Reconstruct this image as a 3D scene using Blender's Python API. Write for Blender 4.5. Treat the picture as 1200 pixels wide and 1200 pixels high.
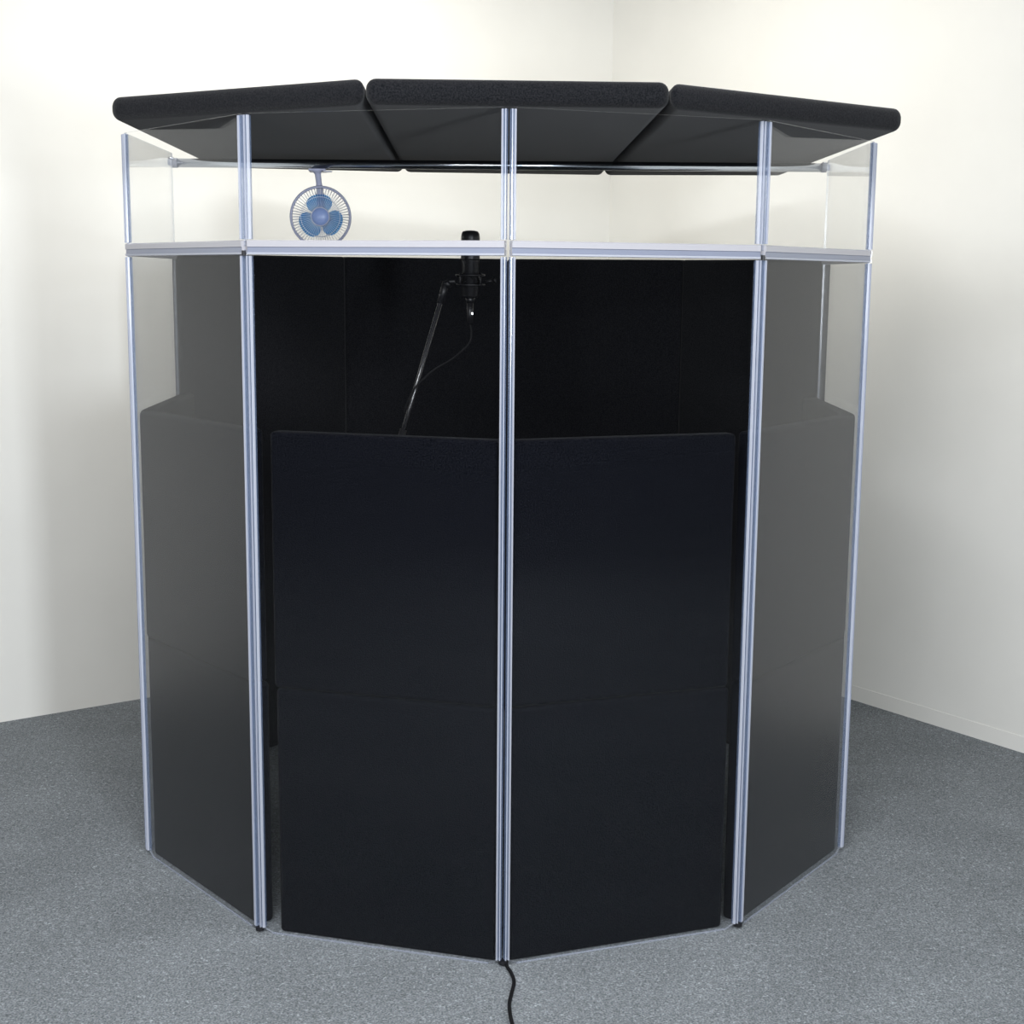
import bpy, bmesh, math, random
from mathutils import Vector, Matrix

for o in list(bpy.data.objects):
    bpy.data.objects.remove(o, do_unlink=True)
scene = bpy.context.scene
COL = scene.collection
random.seed(4)

# ------------------------------------------------------------------ camera
CAM_F, CAM_H, PITCH, ROLL, YAW, CAM_X, CAM_D = 1689.2, 1.6181, 0.16157, 0.00858, -0.03707, -0.10571, 3.21157
cam_data = bpy.data.cameras.new('camera')
cam = bpy.data.objects.new('camera', cam_data)
COL.objects.link(cam)
cam_data.sensor_width = 36.0
cam_data.lens = 36.0 * CAM_F / 1200.0
cam_data.clip_end = 60
_c, _s = math.cos(YAW), math.sin(YAW)
_cp, _sp = math.cos(PITCH), math.sin(PITCH)
_r0 = Vector((_c, _s, 0))
_fw = Vector((-_s * _cp, _c * _cp, -_sp))
_u0 = Vector((-_s * _sp, _c * _sp, _cp))
_right = math.cos(ROLL) * _r0 + math.sin(ROLL) * _u0
_up = -math.sin(ROLL) * _r0 + math.cos(ROLL) * _u0
_m = Matrix((_right, _up, -_fw)).transposed().to_4x4()
_m.translation = Vector((CAM_X, -CAM_D, CAM_H))
cam.matrix_world = _m
scene.camera = cam

# ------------------------------------------------------------------ world, lights, exposure
world = bpy.data.worlds.new('world')
scene.world = world
world.use_nodes = True
world.node_tree.nodes['Background'].inputs[0].default_value = (0.80, 0.88, 1.0, 1)
world.node_tree.nodes['Background'].inputs[1].default_value = 0.012


def area(name, loc, target, sx, sy, power, color):
    d = bpy.data.lights.new(name, 'AREA')
    d.shape = 'RECTANGLE'
    d.size, d.size_y, d.energy, d.color = sx, sy, power, color
    o = bpy.data.objects.new(name, d)
    COL.objects.link(o)
    o.location = loc
    o.rotation_euler = (Vector(target) - Vector(loc)).to_track_quat('-Z', 'Y').to_euler()
    return o


# ceiling lamp above the booth (the lid shades the walls below it) and cooler light from behind the camera
area('ceiling_lamp_light', (-0.05, 1.75, 3.1), (-0.05, 1.75, 0), 1.5, 0.6, 23, (1.0, 0.97, 0.90))
area('front_fill_light', (-0.70, -2.0, 2.95), (-0.4, 0.0, 0.0), 1.7, 0.3, 56, (0.95, 0.97, 1.0))  # added overhead fill, unseen, to brighten carpet and walls
area('front_window_light', (-0.85, -4.4, 1.70), (-0.4, 1.2, 1.2), 2.0, 0.8, 44, (0.95, 0.97, 1.0))
area('front_window_light', (1.55, -4.4, 1.70), (-0.6, 1.2, 1.2), 0.45, 1.0, 100, (0.87, 0.93, 1.0))

vs = scene.view_settings
vs.view_transform = 'Standard'
vs.look = 'None'
vs.gamma = 1.0
vs.use_curve_mapping = False
vs.exposure = 0.55
scene.cycles.transparent_max_bounces = 40
scene.cycles.max_bounces = 12
scene.cycles.use_denoising = True

# ------------------------------------------------------------------ materials


def new_mat(name):
    m = bpy.data.materials.new(name)
    m.use_nodes = True
    nt = m.node_tree
    nt.nodes.clear()
    out = nt.nodes.new('ShaderNodeOutputMaterial')
    return m, nt, out


def principled(name, color, rough=0.5, metal=0.0, spec=0.5, transmission=0.0):
    m, nt, out = new_mat(name)
    b = nt.nodes.new('ShaderNodeBsdfPrincipled')
    b.inputs['Base Color'].default_value = (*color, 1)
    b.inputs['Roughness'].default_value = rough
    b.inputs['Metallic'].default_value = metal
    b.inputs['Specular IOR Level'].default_value = spec
    b.inputs['Transmission Weight'].default_value = transmission
    nt.links.new(b.outputs[0], out.inputs[0])
    return m, nt, b


def noise_color(nt, b, c1, c2, scale, detail=3, bump=0.0, dist=0.001, lo=0.35, hi=0.65):
    tc = nt.nodes.new('ShaderNodeTexCoord')
    n = nt.nodes.new('ShaderNodeTexNoise')
    n.inputs['Scale'].default_value = scale
    n.inputs['Detail'].default_value = detail
    nt.links.new(tc.outputs['Object'], n.inputs['Vector'])
    r = nt.nodes.new('ShaderNodeValToRGB')
    r.color_ramp.elements[0].position = lo
    r.color_ramp.elements[0].color = (*c1, 1)
    r.color_ramp.elements[1].position = hi
    r.color_ramp.elements[1].color = (*c2, 1)
    nt.links.new(n.outputs['Fac'], r.inputs['Fac'])
    nt.links.new(r.outputs['Color'], b.inputs['Base Color'])
    if bump:
        bp = nt.nodes.new('ShaderNodeBump')
        bp.inputs['Strength'].default_value = bump
        bp.inputs['Distance'].default_value = dist
        nt.links.new(n.outputs['Fac'], bp.inputs['Height'])
        nt.links.new(bp.outputs[0], b.inputs['Normal'])
    return tc, r


# felt: charcoal needle-felt with fine lighter and darker fibres
def felt(name, c1, c2, sheen):
    m, nt, b = principled(name, c1, 1.0, spec=0.0)
    noise_color(nt, b, c1, c2, 300, 6, 0.5, 0.0015)
    b.inputs['Sheen Weight'].default_value = sheen
    b.inputs['Sheen Roughness'].default_value = 0.5
    return m


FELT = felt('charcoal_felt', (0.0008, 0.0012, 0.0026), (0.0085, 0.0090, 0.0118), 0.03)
LIT_FELT = felt('charcoal_felt_lit', (0.0050, 0.0056, 0.0070), (0.0170, 0.0170, 0.0190), 0.12)  # lighter copy of the same felt; brighter light is put into its colour

# wall paint
WALL, nt, b = principled('cream_wall_paint', (0.80, 0.77, 0.70), 0.75, spec=0.2)
noise_color(nt, b, (0.785, 0.77, 0.725), (0.815, 0.80, 0.755), 2.2, 4, 0.0)
WHITE_TRIM, nt, b = principled('cream_trim_paint', (0.80, 0.785, 0.74), 0.75, spec=0.2)
CEIL, nt, b = principled('white_ceiling_paint', (0.85, 0.84, 0.80), 0.9, spec=0.1)

# carpet: grey-blue loop pile, two scales of speckle
CARPET, nt, b = principled('grey_carpet', (0.14, 0.16, 0.18), 1.0, spec=0.0)
tc, ramp = noise_color(nt, b, (0.090, 0.104, 0.117), (0.330, 0.346, 0.360), 210, 10, 0.8, 0.004, 0.28, 0.74)
n2 = nt.nodes.new('ShaderNodeTexNoise')
n2.inputs['Scale'].default_value = 3.0
n2.inputs['Detail'].default_value = 5
nt.links.new(tc.outputs['Object'], n2.inputs['Vector'])
mx = nt.nodes.new('ShaderNodeMix')
mx.data_type = 'RGBA'
mx.blend_type = 'MULTIPLY'
mx.inputs[0].default_value = 1.0
r2 = nt.nodes.new('ShaderNodeValToRGB')
r2.color_ramp.elements[0].position = 0.3
r2.color_ramp.elements[0].color = (0.88, 0.88, 0.88, 1)
r2.color_ramp.elements[1].position = 0.7
r2.color_ramp.elements[1].color = (1.06, 1.06, 1.06, 1)
nt.links.new(n2.outputs['Fac'], r2.inputs['Fac'])
nt.links.new(ramp.outputs['Color'], mx.inputs[6])
nt.links.new(r2.outputs['Color'], mx.inputs[7])
n3 = nt.nodes.new('ShaderNodeTexNoise')
n3.inputs['Scale'].default_value = 95.0
n3.inputs['Detail'].default_value = 3
n3.inputs['Distortion'].default_value = 1.2
nt.links.new(tc.outputs['Object'], n3.inputs['Vector'])
r3 = nt.nodes.new('ShaderNodeValToRGB')
r3.color_ramp.elements[0].position = 0.30
r3.color_ramp.elements[0].color = (0.72, 0.72, 0.72, 1)
r3.color_ramp.elements[1].position = 0.74
r3.color_ramp.elements[1].color = (1.9, 1.9, 1.9, 1)
e3 = r3.color_ramp.elements.new(0.62)
e3.color = (1.18, 1.18, 1.18, 1)
nt.links.new(n3.outputs['Fac'], r3.inputs['Fac'])
mx3 = nt.nodes.new('ShaderNodeMix')
mx3.data_type = 'RGBA'
mx3.blend_type = 'MULTIPLY'
mx3.inputs[0].default_value = 1.0
nt.links.new(mx.outputs[2], mx3.inputs[6])
nt.links.new(r3.outputs['Color'], mx3.inputs[7])
nt.links.new(mx3.outputs[2], b.inputs['Base Color'])


def thin_clear(name, tint, ior=1.49, rough=0.0):
    """clear acrylic sheet: each face passes light straight through and mirrors by Fresnel"""
    m, nt, out = new_mat(name)
    tr = nt.nodes.new('ShaderNodeBsdfTransparent')
    tr.inputs[0].default_value = (*tint, 1)
    gl = nt.nodes.new('ShaderNodeBsdfGlossy')
    gl.inputs['Roughness'].default_value = rough
    gl.inputs['Color'].default_value = (1, 1, 1, 1)
    geo = nt.nodes.new('ShaderNodeNewGeometry')
    mp = nt.nodes.new('ShaderNodeMapRange')      # inner faces use the inverse index
    mp.inputs[3].default_value = ior
    mp.inputs[4].default_value = 1.0 / ior
    nt.links.new(geo.outputs['Backfacing'], mp.inputs[0])
    fr = nt.nodes.new('ShaderNodeFresnel')
    nt.links.new(mp.outputs[0], fr.inputs['IOR'])
    mix = nt.nodes.new('ShaderNodeMixShader')
    nt.links.new(fr.outputs[0], mix.inputs[0])
    nt.links.new(tr.outputs[0], mix.inputs[1])
    nt.links.new(gl.outputs[0], mix.inputs[2])
    nt.links.new(mix.outputs[0], out.inputs[0])
    return m


ACRYLIC = thin_clear('clear_acrylic', (0.985, 0.988, 0.99), 1.265)


def milky(name, color, fac, rough=0.2, tint=(0.93, 0.95, 1.0)):
    """clear extrusion that is partly see-through and partly catches light"""
    m, nt, out = new_mat(name)
    tr = nt.nodes.new('ShaderNodeBsdfTransparent')
    tr.inputs[0].default_value = (*tint, 1)
    b = nt.nodes.new('ShaderNodeBsdfPrincipled')
    b.inputs['Base Color'].default_value = (*color, 1)
    b.inputs['Roughness'].default_value = rough
    b.inputs['Specular IOR Level'].default_value = 0.8
    mix = nt.nodes.new('ShaderNodeMixShader')
    mix.inputs[0].default_value = fac
    nt.links.new(tr.outputs[0], mix.inputs[1])
    nt.links.new(b.outputs[0], mix.inputs[2])
    nt.links.new(mix.outputs[0], out.inputs[0])
    return m


ACRYLIC_SATIN = thin_clear('lightly_scuffed_acrylic', (0.985, 0.988, 0.99), 1.265, 0.34)
ACRYLIC_EDGE = milky('acrylic_lit_edge', (0.50, 0.53, 0.60), 0.38, 0.15)  # pale colour paints in the light that clear edges gather
CHANNEL = milky('clear_plastic_rib', (0.58, 0.60, 0.68), 0.60, 0.12)
CHANNEL_WEB = milky('clear_plastic_web', (0.20, 0.26, 0.38), 0.36, 0.12)
RAIL_REFRACT_PALE = milky('rail_upper_refraction', (0.47, 0.46, 0.49), 0.84, 0.15)  # both rail tones paint the refraction of one clear extrusion into colour
RAIL_REFRACT_DEEP = milky('rail_lower_refraction', (0.23, 0.25, 0.32), 0.90, 0.15)
CHROME = principled('polished_tube_metal', (0.62, 0.66, 0.72), 0.16, 1.0)[0]
BLACK = principled('black_plastic', (0.010, 0.010, 0.012), 0.45, spec=0.4)[0]
BLACK_GLOSS = principled('black_lacquered_tube', (0.02, 0.02, 0.022), 0.22, spec=0.7)[0]
MIC_BLACK = principled('matte_black_metal', (0.012, 0.012, 0.014), 0.38, 0.3)[0]
RUBBER = principled('black_cable_rubber', (0.007, 0.007, 0.008), 0.75, spec=0.15)[0]
SILVER = principled('bright_metal', (0.8, 0.8, 0.8), 0.2, 1.0)[0]
FAN_GREY = principled('blue_grey_plastic', (0.50, 0.52, 0.68), 0.35)[0]
FAN_HUB = principled('pale_blue_grey_plastic', (0.34, 0.46, 0.82), 0.35)[0]
FAN_WIRE = principled('pale_grey_wire', (0.85, 0.85, 0.90), 0.3)[0]
FAN_BLADE = milky('translucent_blue_plastic', (0.05, 0.36, 0.80), 0.45, 0.12, (0.40, 0.72, 0.97))
FAN_MOTOR = principled('deep_blue_plastic', (0.10, 0.20, 0.50), 0.35)[0]

# ------------------------------------------------------------------ mesh helpers


def obj(name, bm, mats, parent=None, smooth=False):
    me = bpy.data.meshes.new(name)
    bmesh.ops.recalc_face_normals(bm, faces=bm.faces[:])
    bm.to_mesh(me)
    bm.free()
    for m in (mats if isinstance(mats, (list, tuple)) else [mats]):
        me.materials.append(m)
    if smooth:
        for p in me.polygons:
            p.use_smooth = True
    o = bpy.data.objects.new(name, me)
    COL.objects.link(o)
    if parent:
        o.parent = parent
    return o


def empty(name, loc=(0, 0, 0), rotz=0.0):
    o = bpy.data.objects.new(name, None)
    o.empty_display_size = 0.1
    COL.objects.link(o)
    o.location = loc
    o.rotation_euler = (0, 0, rotz)
    return o


def tag(o, label, cat, group=None):
    o['label'] = label
    o['category'] = cat
    if group:
        o['group'] = group
    return o


def add_box(bm, x0, x1, y0, y1, z0, z1):
    v = [bm.verts.new((x, y, z)) for z in (z0, z1) for x, y in ((x0, y0), (x1, y0), (x1, y1), (x0, y1))]
    fs = [(3, 2, 1, 0), (4, 5, 6, 7), (0, 1, 5, 4), (1, 2, 6, 5), (2, 3, 7, 6), (3, 0, 4, 7)]
    return [bm.faces.new([v[i] for i in f]) for f in fs]


def add_prism(bm, pts, z0, z1):
    a = [bm.verts.new((x, y, z0)) for x, y in pts]
    b = [bm.verts.new((x, y, z1)) for x, y in pts]
    n = len(pts)
    bm.faces.new(a[::-1])
    bm.faces.new(b)
    for i in range(n):
        bm.faces.new((a[i], a[(i + 1) % n], b[(i + 1) % n], b[i]))


def add_tube(bm, path, r, seg=12, caps=True):
    """tube along a list of points; r a number or one per point"""
    P = [Vector(p) for p in path]
    rs = r if isinstance(r, (list, tuple)) else [r] * len(P)
    rings = []
    up = None
    for i, p in enumerate(P):
        t = (P[min(i + 1, len(P) - 1)] - P[max(i - 1, 0)]).normalized()
        if up is None:
            up = t.orthogonal().normalized()
        up = (up - t * up.dot(t)).normalized()
        w = t.cross(up)
        rings.append([bm.verts.new(p + rs[i] * (math.cos(2 * math.pi * k / seg) * up + math.sin(2 * math.pi * k / seg) * w)) for k in range(seg)])
    for a, b in zip(rings, rings[1:]):
        for k in range(seg):
            bm.faces.new((a[k], a[(k + 1) % seg], b[(k + 1) % seg], b[k]))
    if caps:
        bm.faces.new(rings[0][::-1])
        bm.faces.new(rings[-1])


def add_torus(bm, center, axis, R, r, seg=48, sub=8):
    axis = Vector(axis).normalized()
    u = axis.orthogonal().normalized()
    w = axis.cross(u)
    c = Vector(center)
    rings = []
    for i in range(seg):
        a = 2 * math.pi * i / seg
        d = math.cos(a) * u + math.sin(a) * w
        rings.append([bm.verts.new(c + d * (R + r * math.cos(2 * math.pi * k / sub)) + axis * (r * math.sin(2 * math.pi * k / sub))) for k in range(sub)])
    for i in range(seg):
        a, b = rings[i], rings[(i + 1) % seg]
        for k in range(sub):
            bm.faces.new((a[k], a[(k + 1) % sub], b[(k + 1) % sub], b[k]))


def add_lathe(bm, prof, seg=32, M=None):
    """profile of (radius, z) turned about z, then placed by matrix M"""
    M = M or Matrix.Identity(4)
    rings = []
    for r, z in prof:
        rings.append([bm.verts.new(M @ Vector((r * math.cos(2 * math.pi * k / seg), r * math.sin(2 * math.pi * k / seg), z))) for k in range(seg)])
    for a, b in zip(rings, rings[1:]):
        for k in range(seg):
            bm.faces.new((a[k], a[(k + 1) % seg], b[(k + 1) % seg], b[k]))
    bm.faces.new(rings[0][::-1])
    bm.faces.new(rings[-1])


def spline(pts, n=8):
    P = [Vector(p) for p in pts]
    P = [2 * P[0] - P[1]] + P + [2 * P[-1] - P[-2]]
    out = []
    for i in range(1, len(P) - 2):
        for k in range(n):
            t = k / n
            a, b, c, d = P[i - 1], P[i], P[i + 1], P[i + 2]
            out.append(0.5 * ((2 * b) + (c - a) * t + (2 * a - 5 * b + 4 * c - d) * t * t + (3 * b - a - 3 * c + d) * t ** 3))
    out.append(P[-2])
    return out


def bevel(o, w, seg=3):
    m = o.modifiers.new('bevel', 'BEVEL')
    m.width = w
    m.segments = seg
    m.limit_method = 'ANGLE'
    m.angle_limit = math.radians(25)
    for p in o.data.polygons:
        p.use_smooth = True
    return o


# ------------------------------------------------------------------ room
ANG = math.radians(33.5)
CORNER = Vector((0.575, 3.47))
dl = Vector((math.cos(ANG), math.sin(ANG)))          # along the left wall, towards the corner
dr = Vector((math.sin(ANG), -math.cos(ANG)))         # along the right wall, away from the corner
LEN_L, LEN_R, HT = 9.0, 9.0, 3.25


def struct(name, bm, m):
    o = obj(name, bm, m)
    o['kind'] = 'structure'
    return o


def wall_prism(p, d, length, out, t, z0, z1, back=0.0):
    a = p - d * back
    b = p + d * length
    return [tuple(a), tuple(b), tuple(b + out * t), tuple(a + out * t)]


bm = bmesh.new()
add_box(bm, -9, 11, -7, 8, -0.05, 0.0)
struct('floor', bm, CARPET)
bm = bmesh.new()
add_prism(bm, wall_prism(CORNER, -dl, LEN_L, -dr, 0.1, 0, HT, 0.1), 0, HT)
struct('wall_left', bm, WALL)
bm = bmesh.new()
add_prism(bm, wall_prism(CORNER, dr, LEN_R, dl, 0.1, 0, HT), 0, HT)
struct('wall_right', bm, WALL)
bm = bmesh.new()
add_box(bm, -9, 11, -7, 8, HT, HT + 0.05)
struct('ceiling', bm, CEIL)
bm = bmesh.new()
add_prism(bm, wall_prism(CORNER, dr, LEN_R, -dl, 0.0018, 0, 1), 0.0, 0.058)
struct('baseboard_right', bm, WHITE_TRIM)

# ------------------------------------------------------------------ acrylic enclosure
V = {'C': (0.0, 0.0), 'L': (-0.6017, 0.1929), 'LL': (-0.9857, 0.6948), 'LB': (-0.986, 1.3267),
     'R': (0.6017, 0.1929), 'RR': (0.9967, 0.6862), 'RB': (1.0326, 1.3171)}
V = {k: Vector(v) for k, v in V.items()}
H1, H2 = 1.680, 1.981
T = 0.006
# panels listed left to right as seen from outside: start, end, hinge strip at start / end
PANELS = [('LB', 'LL', False, True), ('LL', 'L', True, True), ('L', 'C', True, True),
          ('C', 'R', True, True), ('R', 'RR', True, True), ('RR', 'RB', True, False)]
WHERE = ['on the far left side, running back',
         'left angled panel, pale with reflected wall',
         'front panel between the left and centre hinges',
         'front panel between the centre and right hinges',
         'right angled panel, pale with reflected wall',
         'on the far right side, running back']


def pane_bm(L, z0, z1, cb, ct):
    """sheet in local coords: x along the panel, y 0..T inwards, chamfered corners"""
    g = 0.005
    x0, x1 = g, L - g
    cw = cb * 1.9
    prof = [(x0 + cw, z0), (x1 - cw, z0), (x1, z0 + cb), (x1, z1 - ct), (x1 - ct * 0.3, z1 - ct * 0.3), (x1 - ct, z1),
            (x0 + ct, z1), (x0 + ct * 0.3, z1 - ct * 0.3), (x0, z1 - ct), (x0, z0 + cb)]
    bm = bmesh.new()
    a = [bm.verts.new((x, 0, z)) for x, z in prof]
    b = [bm.verts.new((x, T, z)) for x, z in prof]
    bm.faces.new(a)
    bm.faces.new(b[::-1])
    n = len(prof)
    for i in range(n):
        f = bm.faces.new((a[i], b[i], b[(i + 1) % n], a[(i + 1) % n]))
        f.material_index = 1
    return bm


# ribbed channel section: (distance along the panel from its edge, depth); outside is negative depth
RIB = [(0.0042, -0.0025), (0.0046, -0.0062), (0.0068, -0.0066), (0.0076, -0.0020), (0.0112, -0.0020), (0.0122, -0.0066),
       (0.0150, -0.0060), (0.0172, -0.0015), (0.0172, T + 0.0010), (0.0140, T + 0.0025), (0.0050, T + 0.0025), (0.0042, T + 0.0015)]


def strip_bm(L, z0, z1, at_end):
    bm = bmesh.new()
    pts = [(L - x if at_end else x, y) for x, y in RIB]
    a = [bm.verts.new((x, y, z0)) for x, y in pts]
    b = [bm.verts.new((x, y, z1)) for x, y in pts]
    n = len(pts)
    bm.faces.new(a[::-1])
    bm.faces.new(b)
    for i in range(n):
        f = bm.faces.new((a[i], a[(i + 1) % n], b[(i + 1) % n], b[i]))
        f.material_index = 1 if i in (0, 3, 7, 8, 9, 10, 11) else 0
    return bm


def rail_bm(L, z0, z1):
    """horizontal H-channel: section in y (depth) and z, swept along x"""
    h = z1 - z0
    sec = [(-0.0020, 0), (-0.0062, 0.03), (-0.0066, 0.16), (-0.0046, 0.20), (-0.0040, 0.50), (-0.0060, 0.55),
           (-0.0064, 0.92), (-0.0030, 1.0), (T + 0.003, 1.0), (T + 0.006, 0.9), (T + 0.006, 0.1), (T + 0.0015, 0)]
    bm = bmesh.new()
    x0, x1 = 0.0075, L - 0.0075
    a = [bm.verts.new((x0, y, z0 + h * t)) for y, t in sec]
    b = [bm.verts.new((x1, y, z0 + h * t)) for y, t in sec]
    bm.faces.new(a)
    bm.faces.new(b[::-1])
    n = len(sec)
    for i in range(n):
        f = bm.faces.new((a[i], a[(i + 1) % n], b[(i + 1) % n], b[i]))
        f.material_index = {0: 2, 1: 2, 2: 1, 3: 1, 4: 1, 7: 1}.get(i, 0)
        if i == 5:
            f.material_index = 0
    return bm


for tier in ('lower', 'upper'):
    for i, (s, e, hs, he) in enumerate(PANELS):
        a, b = V[s], V[e]
        d = b - a
        L = d.length
        z0, z1 = (0.0, H1 - 0.003) if tier == 'lower' else (H1 + 0.003, H2)
        root = empty('acrylic_screen' if tier == 'lower' else 'acrylic_extension_screen', (a.x, a.y, z0), math.atan2(d.y, d.x))
        if tier == 'lower':
            tag(root, 'tall clear acrylic panel below rail, ' + WHERE[i], 'acrylic panel', 'tall lower acrylic panels of the booth')
        else:
            tag(root, 'short clear acrylic panel above rail, ' + WHERE[i], 'acrylic panel', 'short upper acrylic panels of the booth')
        hh = z1 - z0
        if tier == 'lower':
            obj('pane', pane_bm(L, 0.0, hh, 0.016, 0.002), [ACRYLIC_SATIN if i in (1, 4) else ACRYLIC, ACRYLIC_EDGE], root)
            bm = bmesh.new()
            add_box(bm, 0.036, L - 0.036, -0.0018, T * 0.5, 0.0004, 0.0026)
            obj('bottom_highlight_bar', bm, ACRYLIC_EDGE, root)  # added bar, paints the bright highlight line along the pane's bottom
            sz0, sz1 = 0.014, 1.6615
        else:
            obj('pane', pane_bm(L, 0.0, hh, 0.002, 0.007), [ACRYLIC, ACRYLIC_EDGE], root)
            obj('joining_rail', rail_bm(L, 1.664 - z0, 1.697 - z0), [RAIL_REFRACT_PALE, RAIL_REFRACT_DEEP, CHANNEL], root)
            sz0, sz1 = 1.699 - z0, hh - 0.004
        for flag, at_end in ((hs, False), (he, True)):
            if flag:
                obj('hinge_strip', strip_bm(L, sz0, sz1, at_end), [CHANNEL, CHANNEL_WEB], root)
        if tier == 'lower' and e in ('L', 'C', 'R'):
            spans = [(0.0105, 0.0045, 0.0135)] + ([(0.0048, 1.6615, 1.6735)] if e != 'C' else [])
            for r, p0, p1 in spans:
                bm = bmesh.new()
                add_lathe(bm, [(r, p0), (r, p1)], 12, Matrix.Translation((L, -0.004 if p0 > 1 else 0.002, 0)))
                pin = obj('hinge_pin', bm, BLACK, root)
                pin['label'] = 'black hinge pin cap'

# ------------------------------------------------------------------ acoustic felt slabs


def slab_bm(pa, pb, thick, z0, z1, inward=True, cuts=10, wob=0.0025):
    """padded felt slab: outer face from pa to pb, thickness to the left of the direction a->b"""
    d = (pb - pa)
    L = d.length
    bm = bmesh.new()
    nx, nz = cuts, max(4, int(cuts * (z1 - z0) / L))
    add_box(bm, 0, L, 0, thick, 0, z1 - z0)
    return bm, L


def slab(name, pa, pb, thick, z0, z1, label, group, tilt=0.0):
    pa, pb = Vector(pa), Vector(pb)
    bm, L = slab_bm(pa, pb, thick, z0, z1)
    d = pb - pa
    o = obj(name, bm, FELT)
    o.location = (pa.x, pa.y, z0)
    o.rotation_euler = (tilt, 0, math.atan2(d.y, d.x))
    bevel(o, 0.011, 4)
    return tag(o, label, 'acoustic panel', group)


SL_T = 0.048
SLAB_H = 0.628


def inset(s, e, i0, i1, off):
    a, b = V[s], V[e]
    d = (b - a).normalized()
    n = Vector((-d.y, d.x))
    return a + d * i0 + n * off, b - d * i1 + n * off


FRONT = [('LB', 'LL', 0.035, 0.036, 'on the far left side, seen nearly edge-on'),
         ('LL', 'L', 0.016, 0.030, 'behind the left angled pane'),
         ('L', 'C', 0.050, 0.020, 'behind the front pane left of centre'),
         ('C', 'R', 0.020, 0.040, 'behind the front pane right of centre'),
         ('R', 'RR', 0.024, 0.016, 'behind the right angled pane'),
         ('RR', 'RB', 0.036, 0.035, 'on the far right side, seen nearly edge-on')]
for s, e, i0, i1, w in FRONT:
    pa, pb = inset(s, e, i0, i1, 0.0125)
    slab('acoustic_felt_panel', pa, pb, SL_T, 0.0, SLAB_H, 'bottom-row charcoal felt slab ' + w, 'low felt slabs around the front of the booth')
    pa, pb = inset(s, e, i0 - 0.004, i1 + 0.004, 0.0115)
    slab('acoustic_felt_panel', pa, pb, SL_T, SLAB_H + 0.001, SLAB_H * 2 - 0.002, 'second-row charcoal felt slab ' + w, 'low felt slabs around the front of the booth')

# tall slabs closing the rear; inner faces run right to left as seen from the camera
REAR = [Vector((-0.99, 1.42)), Vector((-0.498, 1.832)), Vector((0.065, 2.03)), Vector((0.663, 1.832)), Vector((1.049, 1.40))]
RW = ['leftmost of the four at the rear', 'left of centre at the rear, behind the microphone', 'right of centre at the rear', 'rightmost of the four at the rear']


def offset_poly(P, t):
    out = []
    for i in range(len(P)):
        ns = []
        for a, b in ((i - 1, i), (i, i + 1)):
            if a >= 0 and b < len(P):
                d = (P[b] - P[a]).normalized()
                ns.append(Vector((-d.y, d.x)))
        n = sum(ns, Vector((0, 0))).normalized()
        out.append(P[i] + n * (t / n.dot(ns[0])))
    return out


REAR_O = offset_poly(REAR, SL_T)
for i in range(4):
    a, b, c, d = REAR[i], REAR[i + 1], REAR_O[i + 1], REAR_O[i]
    e = (b - a).normalized() * 0.0002
    base = (a + b) / 2
    bm = bmesh.new()
    add_prism(bm, [tuple(p - base) for p in (a + e, b - e, c - e, d + e)], 0, 1.682)
    o = obj('tall_acoustic_felt_panel', bm, LIT_FELT)
    o.location = (base.x, base.y, 0)
    bevel(o, 0.011, 4)
    tag(o, 'tall charcoal felt slab at rail height, ' + RW[i], 'acoustic panel', 'tall felt slabs closing the rear of the booth')

# ------------------------------------------------------------------ lid


def lid(pts, label):
    bm = bmesh.new()
    c = Vector((sum(p[0] for p in pts) / len(pts), sum(p[1] for p in pts) / len(pts)))
    add_prism(bm, [(p[0] - c.x, p[1] - c.y) for p in pts], 0, 0.056)
    o = obj('felt_lid_panel', bm, LIT_FELT)
    o.location = (c.x, c.y, H2 + 0.0005)
    bevel(o, 0.022, 5)
    return tag(o, label, 'lid', 'felt lid slabs on top of the booth')


lid([(-0.3125, -0.012), (-0.3065, 2.045), (-0.935, 1.925), (-0.956, 1.78), (-0.944, 0.391)], 'left charcoal felt lid slab with a clipped front corner, lying on the booth')
lid([(-0.309, -0.012), (0.346, -0.014), (0.408, 2.085), (-0.303, 2.05)], 'centre charcoal felt lid slab, straight front edge, lying over the centre hinge')
lid([(0.350, -0.008), (0.985, 0.418), (1.032, 1.79), (1.040, 2.005), (0.412, 2.09)], 'right charcoal felt lid slab with a clipped front corner, lying on the booth')

# ------------------------------------------------------------------ support bar
A = Vector((-0.986, 1.345, 1.954))
B = Vector((1.030, 1.335, 1.961))
root = empty('lid_support_bar', A)
tag(root, 'long shiny metal tube spanning the booth just under the lid', 'bar')
bm = bmesh.new()
add_tube(bm, [(0, 0, 0), B - A], 0.0135, 24)
obj('tube', bm, CHROME, root, True)
for p, sgn in ((Vector((0, 0, 0)), 1), (B - A, -1)):
    bm = bmesh.new()
    add_tube(bm, [p + Vector((sgn * 0.002, 0, 0)), p + Vector((sgn * 0.016, 0, 0))], 0.0150, 20)
    cap = obj('end_cap', bm, CHANNEL, root, True)
    bm = bmesh.new()
    add_box(bm, p.x - 0.010 * (sgn > 0) - 0.002, p.x + 0.010 * (sgn < 0) + 0.002, -0.011, 0.011, p.z - 0.008, p.z + 0.010)
    bevel(obj('clip', bm, CHANNEL, root), 0.002, 2)
    bm = bmesh.new()
    add_box(bm, p.x - 0.012, p.x + 0.006, -0.009, -0.002, p.z + 0.010, p.z + 0.018)
    bevel(obj('hook', bm, SILVER, root), 0.002, 2)

# ------------------------------------------------------------------ fan
FX, FY, FZ = -0.528, 1.262, 1.793
root = empty('clip_fan', (FX, FY, FZ), math.radians(3))
tag(root, 'small blue clip-on fan hanging upside down from the metal bar', 'fan')
RG = 0.089
Y_AX = Vector((0, 1, 0))
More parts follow.
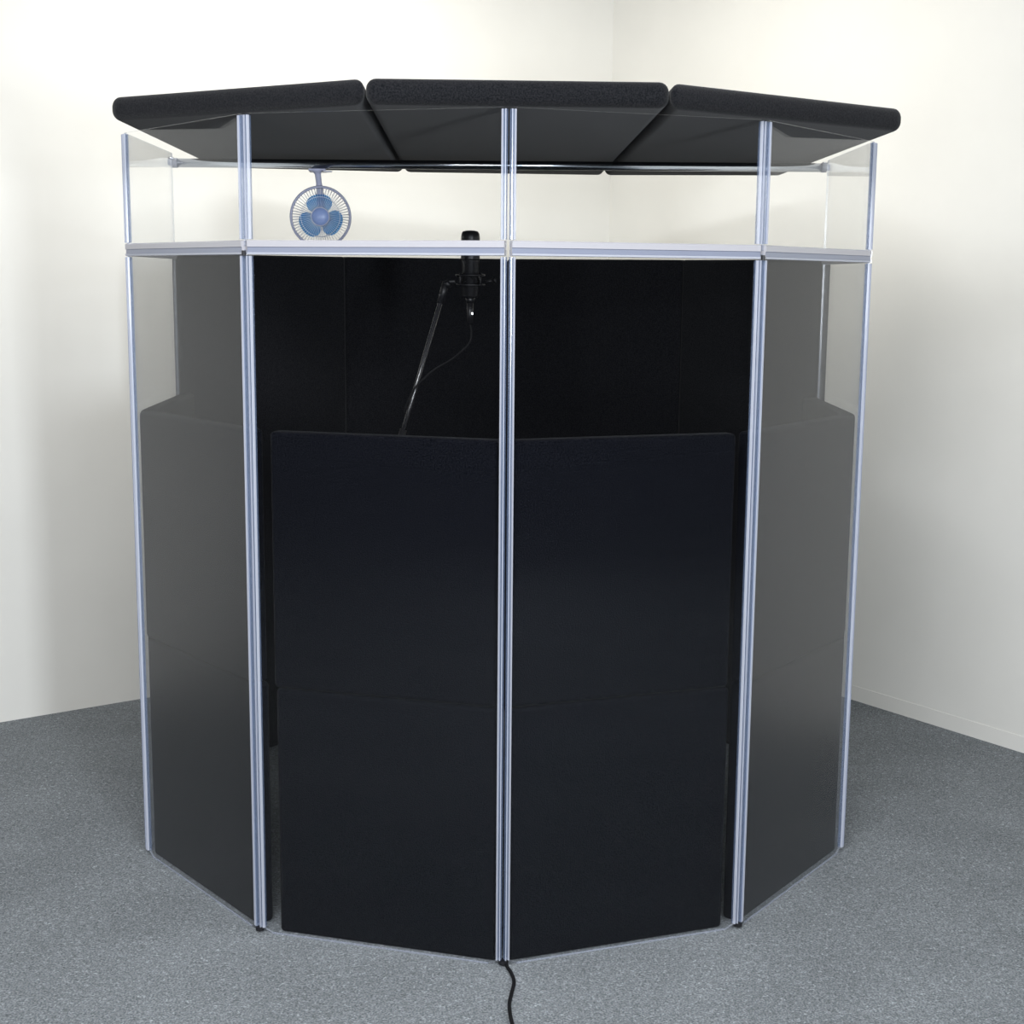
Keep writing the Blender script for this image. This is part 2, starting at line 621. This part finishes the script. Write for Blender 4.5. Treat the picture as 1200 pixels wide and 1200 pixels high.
# guard: outer band, rings and radial wires, front and rear
bm = bmesh.new()
add_torus(bm, (0, 0, 0), Y_AX, RG, 0.0040, 64, 8)
add_torus(bm, (0, 0.020, 0), Y_AX, RG, 0.0030, 64, 8)
obj('guard_rim', bm, FAN_GREY, root, True)
for nm, sgn, y0, dome in (('front_guard', -1, -0.002, 0.024), ('rear_guard', 1, 0.022, 0.016)):
    bm = bmesh.new()
    NW = 60
    for k in range(NW):
        a = 2 * math.pi * k / NW
        ca, sa = math.cos(a), math.sin(a)
        path = []
        for t in (1.0, 0.93, 0.75, 0.5, 0.30):
            path.append((ca * RG * t, y0 + sgn * dome * (1 - t ** 3), sa * RG * t))
        add_tube(bm, path, 0.00075, 5)
    for t in (0.66, 0.30):
        add_torus(bm, (0, y0 + sgn * dome * (1 - t ** 3), 0), Y_AX, RG * t, 0.0009, 48, 6)
    obj(nm, bm, FAN_WIRE, root, True)
bm = bmesh.new()
ROT = Matrix.Rotation(math.radians(90), 4, 'X')       # local z -> -y (towards the viewer)
add_lathe(bm, [(0.002, 0.031), (0.016, 0.030), (0.024, 0.026), (0.0265, 0.022), (0.0265, 0.018)], 32, ROT)
obj('badge', bm, FAN_HUB, root, True)
bm = bmesh.new()
add_lathe(bm, [(0.019, -0.012), (0.019, 0.008), (0.014, 0.013), (0.003, 0.014)], 28, ROT)
obj('blade_hub', bm, FAN_BLADE, root, True)
for k in range(3):
    a0 = math.radians(95 + 120 * k)
    bm = bmesh.new()
    grid = []
    NR, NA = 8, 20
    for i in range(NR + 1):
        row = []
        for j in range(NA + 1):
            u = 2 * j / NA - 1
            rmax = 0.0675 * (1 - 0.40 * abs(u) ** 4)
            r = 0.014 + (rmax - 0.014) * i / NR
            ang = a0 + math.radians(55) * u
            row.append((r * math.cos(ang), 0.002 + 0.010 * u * (0.5 + 0.5 * i / NR), r * math.sin(ang)))
        grid.append(row)
    for off in (0.0, 0.0012):
        vs_ = [[bm.verts.new((x, y + off, z)) for x, y, z in row] for row in grid]
        for i in range(NR):
            for j in range(NA):
                try:
                    bm.faces.new((vs_[i][j], vs_[i][j + 1], vs_[i + 1][j + 1], vs_[i + 1][j]))
                except ValueError:
                    pass
    obj('blade', bm, FAN_BLADE, root, True)
bm = bmesh.new()
add_lathe(bm, [(0.012, -0.060), (0.024, -0.056), (0.028, -0.046), (0.028, -0.022), (0.022, -0.018)], 28, ROT)
obj('motor_housing', bm, FAN_MOTOR, root, True)
# neck from the motor up to the clip (fan hangs upside down)
bm = bmesh.new()
add_tube(bm, spline([(0, 0.046, 0.015), (0, 0.046, 0.045), (-0.003, 0.040, 0.075), (-0.005, 0.034, 0.100), (-0.007, 0.028, 0.122), (-0.009, 0.026, 0.140)], 6),
         [0.0125] * 12 + [0.010] * 6 + [0.009] * 6 + [0.0095] * 3 + [0.011, 0.013, 0.016, 0.018], 16)
obj('neck', bm, FAN_GREY, root, True)
bm = bmesh.new()
add_box(bm, -0.036, 0.016, 0.020, 0.110, 0.138, 0.145)
add_box(bm, -0.024, 0.006, 0.102, 0.110, 0.142, 0.168)
bevel(obj('clip', bm, FAN_GREY, root), 0.002, 2)
bm = bmesh.new()
add_prism(bm, [(0.010, 0.012), (0.034, 0.014), (0.036, 0.030), (0.012, 0.034)], 0.134, 0.1385)
bevel(obj('clip_lever', bm, FAN_WIRE, root), 0.001, 2)

# ------------------------------------------------------------------ microphone on a boom stand
MX, MY = -0.076, 0.95
root = empty('condenser_microphone', (MX, MY, 1.60))
tag(root, 'black side-address condenser microphone in a shock mount at rail height', 'microphone')
bm = bmesh.new()
add_lathe(bm, [(0.0215, -0.040), (0.0245, -0.036), (0.0245, 0.062), (0.0255, 0.064)], 32)
obj('body', bm, MIC_BLACK, root, True)
bm = bmesh.new()
add_lathe(bm, [(0.0262, 0.064), (0.0268, 0.068), (0.0268, 0.128), (0.0255, 0.138), (0.0215, 0.1445), (0.012, 0.147), (0.001, 0.1475)], 32)
obj('grille', bm, MIC_BLACK, root, True)
bm = bmesh.new()
add_tube(bm, [(0, 0, -0.040), (0, 0, -0.056)], [0.014, 0.011], 20)
add_tube(bm, [(0, 0, -0.056), (0, 0, -0.115)], 0.0095, 20)
plug = obj('cable_plug', bm, MIC_BLACK, root, True)
bm = bmesh.new()
add_box(bm, 0.004, 0.008, -0.0108, -0.0085, -0.089, -0.082)
pl = obj('plug_latch', bm, SILVER, plug)
pl['label'] = 'small silver latch on the plug'
mount = empty('shock_mount', (MX, MY, 1.60))
tag(mount, 'black ring-shaped shock mount gripping the microphone body', 'shock mount')
bm = bmesh.new()
for z in (-0.005, 0.022):
    add_torus(bm, (0, 0, z), (0, 0, 1), 0.040, 0.0032, 40, 8)
for k in range(4):
    a = math.pi / 4 + k * math.pi / 2
    add_tube(bm, [(0.040 * math.cos(a), 0.040 * math.sin(a), -0.008), (0.040 * math.cos(a), 0.040 * math.sin(a), 0.028)], 0.0035, 8)
obj('ring_cage', bm, BLACK, mount, True)
bm = bmesh.new()
for k in range(8):
    a = 2 * math.pi * k / 8
    z = -0.005 if k % 2 else 0.022
    add_tube(bm, [(0.0395 * math.cos(a), 0.0395 * math.sin(a), z), (0.0255 * math.cos(a + 0.35), 0.0255 * math.sin(a + 0.35), 0.009)], 0.0016, 6)
obj('elastic_cord', bm, RUBBER, mount, True)
bm = bmesh.new()
add_tube(bm, [(0.043, 0, 0.004), (0.066, 0, 0.008)], 0.0045, 10)
add_tube(bm, [(0.066, 0, 0.008), (0.074, 0, 0.0095)], 0.009, 14)
obj('thumb_screw', bm, BLACK, mount, True)
bm = bmesh.new()
add_tube(bm, spline([(-0.042, 0, 0.004), (-0.056, 0, 0.004), (-0.066, 0, 0.000)], 4), 0.008, 12)
obj('swivel_arm', bm, BLACK, mount, True)

top = Vector((-0.146, 0.95, 1.597))
piv = Vector((-0.296, 0.955, 1.083))
root = empty('boom_microphone_stand', (piv.x - 0.03, piv.y, 0))
tag(root, 'black boom microphone stand with a steep raised arm inside the booth', 'microphone stand')
off = Vector((piv.x - 0.03, piv.y, 0))
ax = (top - piv).normalized()
bm = bmesh.new()
add_tube(bm, [top - off - ax * 0.015, piv - off - ax * 0.22], 0.0070, 16)
obj('boom_arm', bm, BLACK_GLOSS, root, True)
bm = bmesh.new()
add_tube(bm, [top - off - ax * 0.055, top - off + ax * 0.006], 0.0105, 16)
add_tube(bm, [top - off + Vector((-0.002, 0, -0.004)), top - off + Vector((0.012, 0, 0.004))], 0.012, 14)
obj('boom_head', bm, BLACK, root, True)
bm = bmesh.new()
add_tube(bm, [piv - off + Vector((0, -0.028, 0.0)), piv - off + Vector((0, 0.012, 0.0))], 0.024, 20)
add_tube(bm, [piv - off - ax * 0.03, piv - off + ax * 0.10], [0.0115, 0.0105], 16)
obj('clutch', bm, BLACK, root, True)
bm = bmesh.new()
add_tube(bm, [piv - off + Vector((0.004, -0.030, 0)), piv - off + Vector((0.030, -0.034, 0.012))], 0.006, 10)
obj('clutch_handle', bm, BLACK, root, True)
bm = bmesh.new()
add_tube(bm, [(0.03, 0.022, piv.z - 0.02), (0.03, 0.022, 0.10)], 0.0095, 16)
add_tube(bm, [(0.03, 0.022, 0.62), (0.03, 0.022, 0.09)], 0.0125, 16)
obj('upright_tube', bm, BLACK_GLOSS, root, True)
for k in range(3):
    a = math.radians(40 + 120 * k)
    bm = bmesh.new()
    add_tube(bm, [(0.03 + 0.012 * math.cos(a), 0.022 + 0.012 * math.sin(a), 0.17), (0.03 + 0.27 * math.cos(a), 0.022 + 0.27 * math.sin(a), 0.008)], 0.008, 12)
    obj('leg', bm, BLACK_GLOSS, root, True)

bm = bmesh.new()
wrap = piv + ax * 0.235
add_tube(bm, spline([(MX, MY, 1.485), (MX + 0.004, MY, 1.455), (MX - 0.006, MY + 0.002, 1.425), (MX - 0.05, MY + 0.01, 1.385), (MX - 0.10, MY + 0.005, 1.355),
                     tuple(wrap + Vector((0.012, -0.006, 0.01))), tuple(wrap + Vector((-0.011, -0.008, -0.02))), tuple(wrap - ax * 0.07 + Vector((-0.012, 0.0, 0))),
                     tuple(wrap - ax * 0.13 + Vector((0.004, 0.012, 0))), tuple(piv + Vector((0.02, 0.03, -0.1))), (piv.x + 0.03, piv.y + 0.045, 0.5), (piv.x + 0.05, piv.y + 0.06, 0.02), (piv.x + 0.2, piv.y - 0.1, 0.004)], 6), 0.0030, 10)
tag(obj('microphone_cable', bm, RUBBER, None, True), 'thin black microphone cable drooping from the microphone to the boom arm', 'cable')

# ------------------------------------------------------------------ power cord on the carpet
bm = bmesh.new()
add_tube(bm, spline([(0.018, 0.075, 0.0045), (0.010, 0.02, 0.0045), (0.010, -0.01, 0.0045), (0.020, -0.05, 0.0045), (0.024, -0.09, 0.0045), (0.017, -0.14, 0.0045),
                     (0.010, -0.19, 0.0045), (0.010, -0.24, 0.0045), (0.014, -0.30, 0.0045), (0.012, -0.40, 0.0045)], 8), 0.0042, 12)
tag(obj('power_cord', bm, RUBBER, None, True), 'black power cord coming out from under the centre hinge onto the grey carpet', 'cord')
